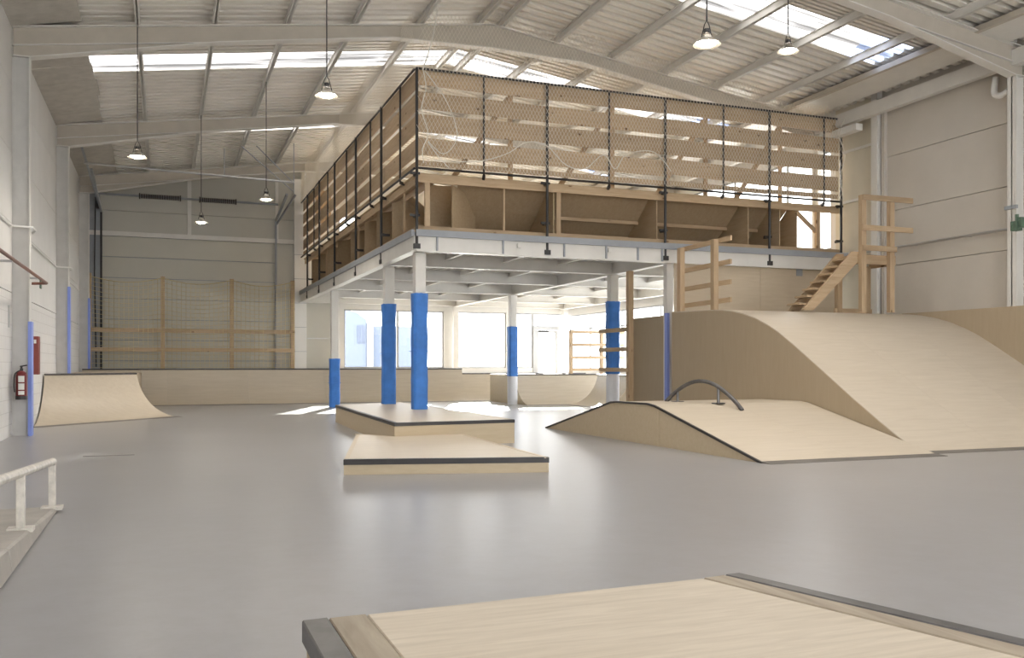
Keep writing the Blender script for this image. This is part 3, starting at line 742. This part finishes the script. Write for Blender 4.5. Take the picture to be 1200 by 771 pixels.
part('wall_panel', MB().wallx([(9.3, 0), (13.9, 0), (13.9, 2.17), (11.3, 2.16)] + [(9.3, 2.15)], 13.6, 13.62), 'ply_side', bk, 'vertical plywood panel along the right wall')
part('wall_deck', MB().box(13.62, 14.0, 9.3, 15.85, 2.14, 2.165), 'ply_y', bk)
part('threshold_plate', MB().prism([(9.28, 8.97, 0), (13.6, 8.97, 0), (13.6, 9.13, 0), (9.28, 9.13, 0)], [(9.28, 8.97, .004), (13.6, 8.97, .004), (13.6, 9.15, .022), (9.28, 9.15, .022)]), 'plate', bk)
part('deck', MB().box(9.65, 13.6, 15.4, 15.84, 2.17, 2.195), 'ply_x', bk)
part('back_panel', MB().box(9.3, 9.65, 15.38, 15.4, 0, 2.17), 'ply_side', bk)
pw = root('plywood_wall', (11.7, 15.9, 2.2), 'plywood sheet wall between the bank deck and the platform edge', 'partition')
for a, c in ((9.62, 11.7), (11.705, 13.85)):
    part('sheet', MB().box(a, c, 15.87, 15.89, 2.2, 3.30), 'ply_x', pw)
part('notice', MB().box(12.62, 12.78, 15.862, 15.87, 3.06, 3.22), 'steel_grey', pw, 'small grey plate')

# funbox
fb = root('jump_box', (7.9, 12, 0), 'low plywood jump box with a flat top in front of the big bank', 'ramp')
ff = [(8.85, 0), (11.35, .57), (11.55, .59), (12.5, .585), (12.7, .57), (15.3, 0)]
def strip(pts, x0, x1, t=.018):
    v = []; f = []
    for y, z in pts: v += [(x0, y, z+.004), (x1, y, z+.004), (x0, y, max(0, z-t)), (x1, y, max(0, z-t))]
    for i in range(len(pts)-1):
        b_ = i*4; q = b_+4
        f += [(b_, b_+1, q+1, q), (b_+2, q+2, q+3, b_+3), (b_, q, q+2, b_+2), (b_+1, b_+3, q+3, q+1)]
    e_ = (len(pts)-1)*4; f += [(0, 2, 3, 1), (e_, e_+1, e_+3, e_+2)]
    return MB().add(v, f)
for sub in (ff[0:2], ff[1:5], ff[4:6]):
    for a, c in ((6.56, 7.9), (7.902, 9.26)): part('ramp_sheet', strip(sub, a, c), 'ply_skin', fb)
part('side_panel', MB().wallx([(y, max(0, z-.018)) for y, z in ff], 6.55, 6.568), 'ply_box', fb)
part('side_panel', MB().wallx([(y, max(0, z-.018)) for y, z in ff], 9.245, 9.262), 'ply_box', fb)
mb = MB()
for (y0, z0), (y1, z1) in zip(ff[:-1], ff[1:]): mb.beam((6.555, y0, z0-.002), (6.555, y1, z1-.002), .03, .028)
part('edge_angle', mb, 'black', fb, 'black steel edge')
part('threshold_plate', MB().prism([(6.56, 8.70, 0), (9.26, 8.70, 0), (9.26, 8.87, 0), (6.56, 8.87, 0)], [(6.56, 8.70, .004), (9.26, 8.70, .004), (9.26, 8.9, .018), (6.56, 8.9, .018)]), 'plate', fb)
part('joint_batten', MB().box(6.545, 6.552, 11.2, 11.26, 0, .53), 'ply_box', fb)

ar = root('arched_rail', (7.55, 11.6, .5), 'dark steel rainbow rail on top of the low jump box', 'grind rail')
A0 = Vector((7.28, 12.25, .585)); A1 = Vector((7.80, 11.0, .50))
pts = []
for i in range(19):
    t = i/18; p = A0.lerp(A1, t); p.z += .37*math.sin(math.pi*t)**.9 if 0 < t < 1 else 0; pts.append(p)
part('arch', MB().tube(pts, .03, 10), 'dark_steel', ar)
for t in (.16, .70):
    p = A0.lerp(A1, t); zt_ = p.z+.37*math.sin(math.pi*t)**.9
    zb = .59 if p.y > 11.4 else .59*(p.y-8.85)/2.55
    lg = part('leg', MB().tube([(p.x, p.y, zb), (p.x, p.y, zt_)], .022, 8), 'dark_steel', ar)
    part('foot_plate', MB().box(p.x-.07, p.x+.07, p.y-.07, p.y+.07, zb-.004, zb+.012), 'dark_steel', lg)

# centre boxes
def ledge(name, poly, H, label, black_edges, mat_top='ply_skin', edge_h=.05):
    r_ = root(name, (sum(p[0] for p in poly)/len(poly), sum(p[1] for p in poly)/len(poly), 0), label, 'ledge')
    n_ = len(poly); cx = sum(p[0] for p in poly)/n_; cy = sum(p[1] for p in poly)/n_
    ins = [(cx+(x-cx)*.998, cy+(y-cy)*.998) for x, y in poly]
    part('top_sheet', MB().slab(ins, H-.02, H), mat_top, r_)
    for i in range(n_):
        a = Vector((*poly[i], 0)); c = Vector((*poly[(i+1) % n_], 0)); t = (c-a).normalized(); nn = Vector((-t.y, t.x, 0))
        part('side_panel', MB().prism([a, c, c+nn*.02, a+nn*.02], [q+Vector((0, 0, H-.022)) for q in (a, c, c+nn*.02, a+nn*.02)]), 'ply_box', r_)
        if i in black_edges:
            part('edge_angle', MB().beam(a+Vector((0, 0, H-edge_h/2))+t*-.004, c+Vector((0, 0, H-edge_h/2))+t*.004, .012, edge_h).beam(a+nn*.025+Vector((0, 0, H)), c+nn*.025+Vector((0, 0, H)), .05, .006), 'black', r_, 'black steel angle along the edge')
        else:
            part('edge_trim', MB().beam(a+nn*.025+Vector((0, 0, H-.003)), c+nn*.025+Vector((0, 0, H-.003)), .05, .01), 'ply_x', r_)
    return r_
ledge('raised_box', [(3.0, 12.35), (4.85, 12.5), (4.85, 19.4), (3.25, 18.4)], LZ, 'raised plywood box that carries two blue padded columns', (0, 3), edge_h=.045)
ledge('low_box', [(1.76, 9.48), (3.86, 8.93), (4.02, 12.40), (2.99, 12.34), (2.6, 13.0)], .16, 'low plywood box with a black front edge, in front of the raised box', (0,), edge_h=.055)

# foreground box
fg = root('foreground_box', (1.2, 1.8, 0), 'plywood manual box with dark steel edges in the near foreground', 'ledge')
H = .4
yl0, yl1 = .7, 2.70
def L(x0, y0, x1, y1): return lambda t: (x0+(x1-x0)*t, y0+(y1-y0)*t)
# left rail x .385..; right rail slants outwards towards the camera
def quad(xa0, xa1, xb0, xb1, y_far_a, y_far_b, y0, z0, z1, mat, name, label=None):
    return part(name, MB().prism([(xa0, y_far_a, z0), (xa1, y_far_b, z0), (xb1, y0, z0), (xb0, y0, z0)], [(xa0, y_far_a, z1), (xa1, y_far_b, z1), (xb1, y0, z1), (xb0, y0, z1)]), mat, fg, label, bevel=.004)
sl = (2.2-1.94)/(2.76-1.81)
def rx(x, y): return x+(2.755-y)*sl
y0 = .75
quad(.378, .455, .385, .46, 2.70, 2.705, y0, .335, .402, 'dark_steel', 'steel_edge', 'dark worn steel edge')
quad(.458, .570, .463, .575, 2.705, 2.708, y0, .36, .40, 'worn_oak', 'timber_trim', 'worn grey-brown timber strip')
quad(.573, 1.775, .578, rx(1.775, y0), 2.708, 2.74, y0, .38, .398, 'ply_worn', 'top_sheet')
quad(1.778, 1.872, rx(1.778, y0), rx(1.872, y0), 2.74, 2.75, y0, .36, .40, 'worn_oak', 'timber_trim', 'worn grey-brown timber strip')
quad(1.875, 1.94, rx(1.875, y0), rx(1.94, y0), 2.75, 2.755, y0, .335, .402, 'dark_steel', 'steel_edge', 'dark worn steel edge')
quad(.39, 1.92, .395, rx(1.92, y0), 2.69, 2.74, y0, .0, .335, 'ply_box', 'body')

# concrete wedge and flat rail on the left
cw = root('concrete_wedge', (-1.0, 6, 0), 'low concrete kerb wedge at the left edge carrying a white rail', 'kerb')
def wz(y): return .03+(8.0-y)*.05
xs_ = -.775
for i, (ya, yb) in enumerate(((8.0, 5.62), (5.61, 3.6), (3.59, 1.6))):
    part('segment', MB().prism([(xs_, ya, 0), (xs_, yb, 0), (-1.7, yb, 0), (-1.7, ya, 0)], [(xs_-.02, ya, wz(ya)), (xs_-.02, yb, wz(yb)), (-1.7, yb, wz(yb)), (-1.7, ya, wz(ya))]), 'conc', cw, bevel=.012)
fr_ = root('flat_rail', (-.95, 6, .1), 'chipped white flat rail on the concrete kerb at the left edge', 'grind rail')
def frx(y): return -.815-(7.93-y)*.025
Y2 = (7.90, 6.5, 4.2)
rp = [(frx(y), y, wz(y)+.36) for y in (7.92, 1.8)]
part('rail', MB().tube(rp, .03, 12), 'rail_paint', fr_)
for y in Y2:
    x = frx(y); z = wz(y)
    lg = part('leg', MB().beam((x, y, z), (x, y, z+.365), .05, .05, up=(0, 1, 0)), 'rail_paint', fr_, bevel=.003)
    part('base_plate', MB().box(x-.075, x+.075, y-.06, y+.06, z-.012, z+.014), 'rail_paint', lg)

single('floor_slot', MB().box(-.95, -.35, 12.55, 12.60, 0, .004), 'plate', 'thin dark metal slot cover set in the floor at left', 'floor cover')

# ---------------------------------------------------------------- timber guards
g1 = root('timber_guard', (9.35, 14.6, 2.15), 'pine guard rail at the left end of the bank deck', 'guard rail', 'pine guard rails')
part('post', MB().box(9.30, 9.40, 15.12, 15.24, 2.15, 3.42), 'pine_z', g1)
part('post', MB().box(9.30, 9.40, 13.98, 14.09, 2.13, 3.44), 'pine_z', g1)
for z in (3.40, 2.98, 2.62, 2.30):
    part('rail', MB().beam((9.42, 15.28, z), (9.42, 13.62, z+.02), .035, .085), 'pine_y', g1)
g2 = root('timber_guard', (12.9, 26, .87), 'pine guard rail on the far quarter pipe deck in front of the glass door', 'guard rail', 'pine guard rails')
for x in (12.02, 13.1): part('post', MB().box(x-.05, x+.05, 26.0, 26.09, .87, 2.25), 'pine_z', g2)
for z in (2.2, 1.8, 1.40, 1.02): part('rail', MB().box(11.98, 13.9, 25.96, 26.0, z-.045, z+.045), 'pine_x', g2)
g3 = root('timber_guard', (9.45, 18, .9), 'pine rails fixed to the tall post beside the near blue padded column', 'guard rail', 'pine guard rails')
part('post', MB().box(9.42, 9.54, 17.42, 17.54, 0, 3.2), 'pine_z', g3)
for z in (1.93, 1.50, 1.05): part('rail', MB().beam((9.38, 17.40, z), (9.38, 18.75, z), .04, .09), 'pine_y', g3)
pp = root('plywood_partition', (9.54, 16.7, 0), 'plywood sheet standing between the pine post and the white steel column', 'partition')
part('sheet', MB().box(9.54, 9.56, 16.05, 17.42, 0, 2.17), 'ply_side', pp)

# net frame on the far deck
nfm = root('net_frame', (1, 29.4, 1.03), 'pine frame with sagging net in front of the overhead door', 'net frame')
fy = 29.3
for x in (-2.05, -.03, 1.97, 3.82):
    part('post', MB().box(x-.06, x+.06, fy, fy+.1, 1.03, 3.85+random.uniform(-.04, .04)), 'pine_z', nfm)
for z in (2.2, 1.62): part('rail', MB().box(-2.1, 3.88, fy-.04, fy, z-.06, z+.06), 'pine_x', nfm)
mb = MB(); xsn = [-2.05+i*(5.9/44) for i in range(45)]
def sag(x, z):
    for a, c in ((-2.05, -.03), (-.03, 1.97), (1.97, 3.82)):
        if a <= x <= c: t = (x-a)/(c-a); return -.16*math.sin(math.pi*t)*max(0, (z-1.1)/2.7)
    return 0
for x in xsn: mb.tube([(x, fy-.06+.03*math.sin(x*3+z*2), z+sag(x, z)) for z in [1.08+i*.3 for i in range(10)]], .0065, 3, False)
for k in range(21):
    z = 1.08+k*.135; mb.tube([(x, fy-.06+.03*math.sin(x*3+z*2), z+sag(x, z)) for x in xsn], (.0065 if k < 20 else .012), 3, False)
part('net', mb, 'net_y', nfm, 'square-mesh net')

# ---------------------------------------------------------------- stairs and landing
ldg = root('landing', (12.7, 14, 2.15), 'pine landing with tall guard posts at the top of the little stair', 'landing')
zl = 3.24
for x, y, zt_ in ((12.30, 13.55, 4.36), (12.98, 13.55, 4.30), (12.30, 14.2, 3.1), (13.0, 14.2, 3.1)):
    part('post', MB().box(x-.055, x+.055, y-.045, y+.045, 2.16, zt_), 'pine_z', ldg)
part('beam', MB().box(12.35, 13.1, 13.60, 13.65, zl-.17, zl-.02), 'pine_x', ldg)
part('beam', MB().box(13.1, 13.15, 13.6, 14.25, zl-.17, zl-.02), 'pine_y', ldg)
part('beam', MB().box(12.25, 12.3, 13.6, 14.25, zl-.17, zl-.02), 'pine_y', ldg)
for k in range(3): part('deck_board', MB().box(12.25, 13.15, 13.6+k*.215, 13.6+k*.215+.2, zl-.02, zl+.01), 'pine_x', ldg)
for z, x1 in ((4.31, 13.45), (3.74, 13.45), (3.36, 13.05)):
    part('rail', MB().box(12.24, x1, 13.46, 13.5, z-.05, z+.05), 'pine_x', ldg)
part('base_rail', MB().box(12.2, 13.1, 14.17, 14.22, 2.17, 2.26), 'pine_x', ldg)
st = root('stair', (11.6, 14, 2.15), 'small open-tread pine stair climbing right up to the landing', 'stairs')
for y in (13.62, 14.02):
    part('stringer', MB().wally([(10.98, 2.17), (11.22, 2.17), (12.27, 3.12), (12.27, 3.3), (12.12, 3.3)], y, y+.045), 'pine_x', st)
for k in range(7):
    x = 11.0+k*.175; z = 2.30+k*.145
    part('tread', MB().box(x-.06, x+.18, 13.665, 14.02, z-.03, z+.005), 'pine_y', st)

# ---------------------------------------------------------------- pendant lamps
def lamp(x, y, z, label, r=.16):
    l = root('pendant_lamp', (x, y, z), label, 'lamp', 'pendant lamps hanging from the roof')
    a = MB(); a.lathe([(.03, .10), (.05, .095), (.065, .062), (r*.62, .046), (r*.9, .016), (r, .0), (r*1.0, -.008), (r*.7, .022), (.06, .04), (.03, .04)], (x, y, z), 28); a.smooth = True
    part('shade', a, 'alloy', l)
    g_ = MB().lathe([(.0, -.022), (r*.45, -.018), (r*.66, .0), (r*.66, .02), (0, .02)], (x, y, z), 24); g_.smooth = True
    part('glass', g_, 'lamp_on', l)
    part('housing', MB().lathe([(.0, .17), (.035, .17), (.04, .12), (0, .12)], (x, y, z), 14), 'black', l)
    part('bracket', MB().tube([(x-.07, y, z+.07), (x-.03, y, z+.22), (x, y, z+.27), (x+.03, y, z+.22), (x+.07, y, z+.07)], .006, 6), 'black', l)
    part('cord', MB().tube([(x, y, z+.26), (x, y, RZ(x)+.03)], .009, 6), 'black', l)
    ld = bpy.data.lights.new('lamp_light', 'SPOT'); ld.energy = LAMP_W; ld.color = (1, .92, .82); ld.shadow_soft_size = .12; ld.spot_size = R_(165); ld.spot_blend = 1
    lo = bpy.data.objects.new('lamp_light', ld); place(lo, (x, y, z-.05), l)
lamp(-.41, 16.3, 4.62, 'lit pendant lamp nearest the left wall on a long cord')
lamp(2.07, 12.4, 4.82, 'lit pendant lamp hanging left of the platform corner')
lamp(2.06, 20.1, 4.72, 'small lit pendant lamp high in front of the right end of the overhead door', .15)
lamp(.83, 22.7, 4.54, 'lowest lit pendant lamp in front of the overhead door', .15)
lamp(5.76, 8.8, 4.80, 'larger lit pendant lamp at the top right over the slatted screen')
lamp(8.72, 11.15, 5.85, 'lit pendant lamp furthest right, below the skylight')

# ---------------------------------------------------------------- wall fittings
cd = MB(); cpts = []
for y in (10, 16.35): cpts.append((XL+.03, y, 3.38))
cpts += [(-1.98, 16.45, 3.38), (-1.98, 16.85, 3.38), (XL+.03, 17.1, 3.22), (XL+.03, 17.2, 3.38), (XL+.03, 22.8, 3.38), (-1.98, 22.9, 3.38), (-1.98, 23.3, 3.38), (XL+.03, 23.5, 3.3), (XL+.03, 28.6, 3.3)]
cd.tube(cpts, .018, 6)
single('wall_conduit', cd, 'pvc', 'thin white conduit running along the left wall over the columns', 'pipe')
pb = root('wall_pipe', (XL+.2, 13, 2.6), 'reddish-brown pipe on brackets along the left wall', 'pipe')
part('pipe', MB().tube([(-1.92, 9, 2.6), (-1.92, 17.75, 2.59), (-2.05, 17.85, 2.59), (-2.3, 17.85, 2.58)], .025, 8), 'pipe_brown', pb)
for y in (13.9, 16.5): part('bracket', MB().box(-2.3 if y < 16 else -2.03, -1.92, y, y+.04, 2.55, 2.58), 'galv', pb)
ex = root('fire_extinguisher', (-2.14, 16.35, .62), 'red fire extinguisher hung at the foot of the nearest left column', 'extinguisher')
xc, yc = -2.13, 16.36
a = MB().lathe([(0, .62), (.078, .62), (.085, .64), (.085, .98), (.07, 1.03), (.03, 1.06), (0, 1.06)], (xc, yc, 0), 20); a.smooth = True
part('cylinder', a, 'red', ex)
part('base', MB().lathe([(0, .60), (.088, .60), (.088, .66), (.084, .66)], (xc, yc, 0), 20), 'black', ex)
part('valve', MB().lathe([(.025, 1.05), (.025, 1.10), (0, 1.10)], (xc, yc, 0), 12), 'black', ex)
part('handle', MB().beam((xc-.02, yc, 1.13), (xc+.08, yc-.02, 1.15), .02, .02).beam((xc, yc, 1.09), (xc, yc, 1.14), .03, .03), 'black', ex)
part('hose', MB().tube(smooth_pts([(xc+.02, yc, 1.08), (xc-.08, yc-.05, 1.02), (xc-.1, yc-.05, .85), (xc-.09, yc-.05, .72)]), .01, 6), 'black', ex)
for z0, z1, w in ((.88, .98, .7), (.76, .86, .7), (.68, .74, .5)):
    lb = MB(); n_ = 7
    for i in range(n_):
        for zz in (z0, z1):
            a_ = R_(-115+60*i/(n_-1)); lb.v.append((xc+.0865*math.cos(a_), yc+.0865*math.sin(a_), zz))
    for i in range(n_-1): lb.f.append((2*i, 2*i+2, 2*i+3, 2*i+1))
    part('sticker', lb, 'label_white', ex)
hc = root('hose_cabinet', (-2.2, 19.4, 1.0), 'dark red fire hose cabinet on the left wall', 'cabinet')
part('box', MB().box(XL, -2.14, 18.6, 18.8, .98, 1.68), 'cab_red', hc, bevel=.006)
part('door', MB().box(XL+.02, -2.15, 18.585, 18.6, 1.0, 1.66), 'cab_red', hc)
part('label', MB().box(-2.22, -2.18, 18.582, 18.585, 1.55, 1.62), 'label_white', hc)
single('wall_sign', MB().box(XL, XL+.02, 16.2, 16.26, 1.75, 2.1), 'galv', 'narrow grey plate on the left wall just before the nearest column', 'plate')
single('wall_sign', MB().box(XL, XL+.02, 20.1, 20.3, 2.68, 2.88), 'green', 'tiny green plate high on the left wall above the hose cabinet', 'sign')
hp = root('handrail_pipe', (13.88, 13.3, 3.55), 'thin grey pipe running level along the right wall behind the landing', 'pipe')
part('pipe', MB().tube([(13.9, 11.5, 3.55), (13.9, 15.6, 3.55)], .025, 8), 'galv', hp)
for y in (12.6, 13.9, 15.3): part('clip', MB().box(13.9, 14.0, y, y+.03, 3.53, 3.57), 'galv', hp)
gb = MB().box(13.60, 13.74, 11.33, 11.45, 3.46, 3.62).box(13.64, 13.72, 11.27, 11.34, 3.50, 3.68).tube([(13.67, 11.38, 3.6), (13.67, 11.38, 3.74)], .03)
single('valve_box', gb, 'green', 'dark green valve fitting on the right-hand steel column', 'valve')
single('drain_elbow', MB().tube(smooth_pts([(13.9, 12.0, 6.3), (13.86, 12.0, 6.02), (13.84, 11.85, 5.93), (13.84, 11.68, 5.98)]), .055, 10), 'pvc', 'white drain elbow under the eave at the far right column', 'pipe')
single('duct_end', MB().box(13.62, 13.8, 15.2, 16.6, 6.12, 6.26), 'pvc', 'white boxed duct end under the right eave beam', 'duct')  # boxed duct end, not a lamp
bl = root('pipe_bracket', (13.7, 11.9, 4), 'grey bracket plate on the right column above the valve', 'bracket')
part('plate', MB().box(13.70, 13.745, 11.42, 11.66, 3.86, 3.92), 'steel_grey', bl)

# ---------------------------------------------------------------- outside
single('yard', MB().box(-60, 90, YF+.4, 110, -.25, -.15), 'asphalt', 'pale paved yard outside the far windows', 'ground', kind='structure')
bd = root('neighbour_building', (12, 62, -.15), 'pale blue building seen faintly through the far left window', 'building')
part('wall', MB().wally([(3, -.15), (13.1, -.15), (13.1, 4.3), (12.4, 4.8), (10.0, 5.3), (3, 5.3)], 62, 70), 'house_blue', bd)
part('wall', MB().box(13.55, 17.5, 62.6, 70, -.15, 3.9), 'house_blue', bd)
part('wall', MB().box(13.1, 13.55, 61.9, 70, -.15, 4.1), 'house_white', bd)
w_ = part('window', MB().box(12.45, 12.95, 61.95, 62, 2.7, 3.9), 'house_dark', bd)
part('glazing_bar', MB().box(12.68, 12.72, 61.93, 61.95, 2.7, 3.9), 'house_blue', w_)
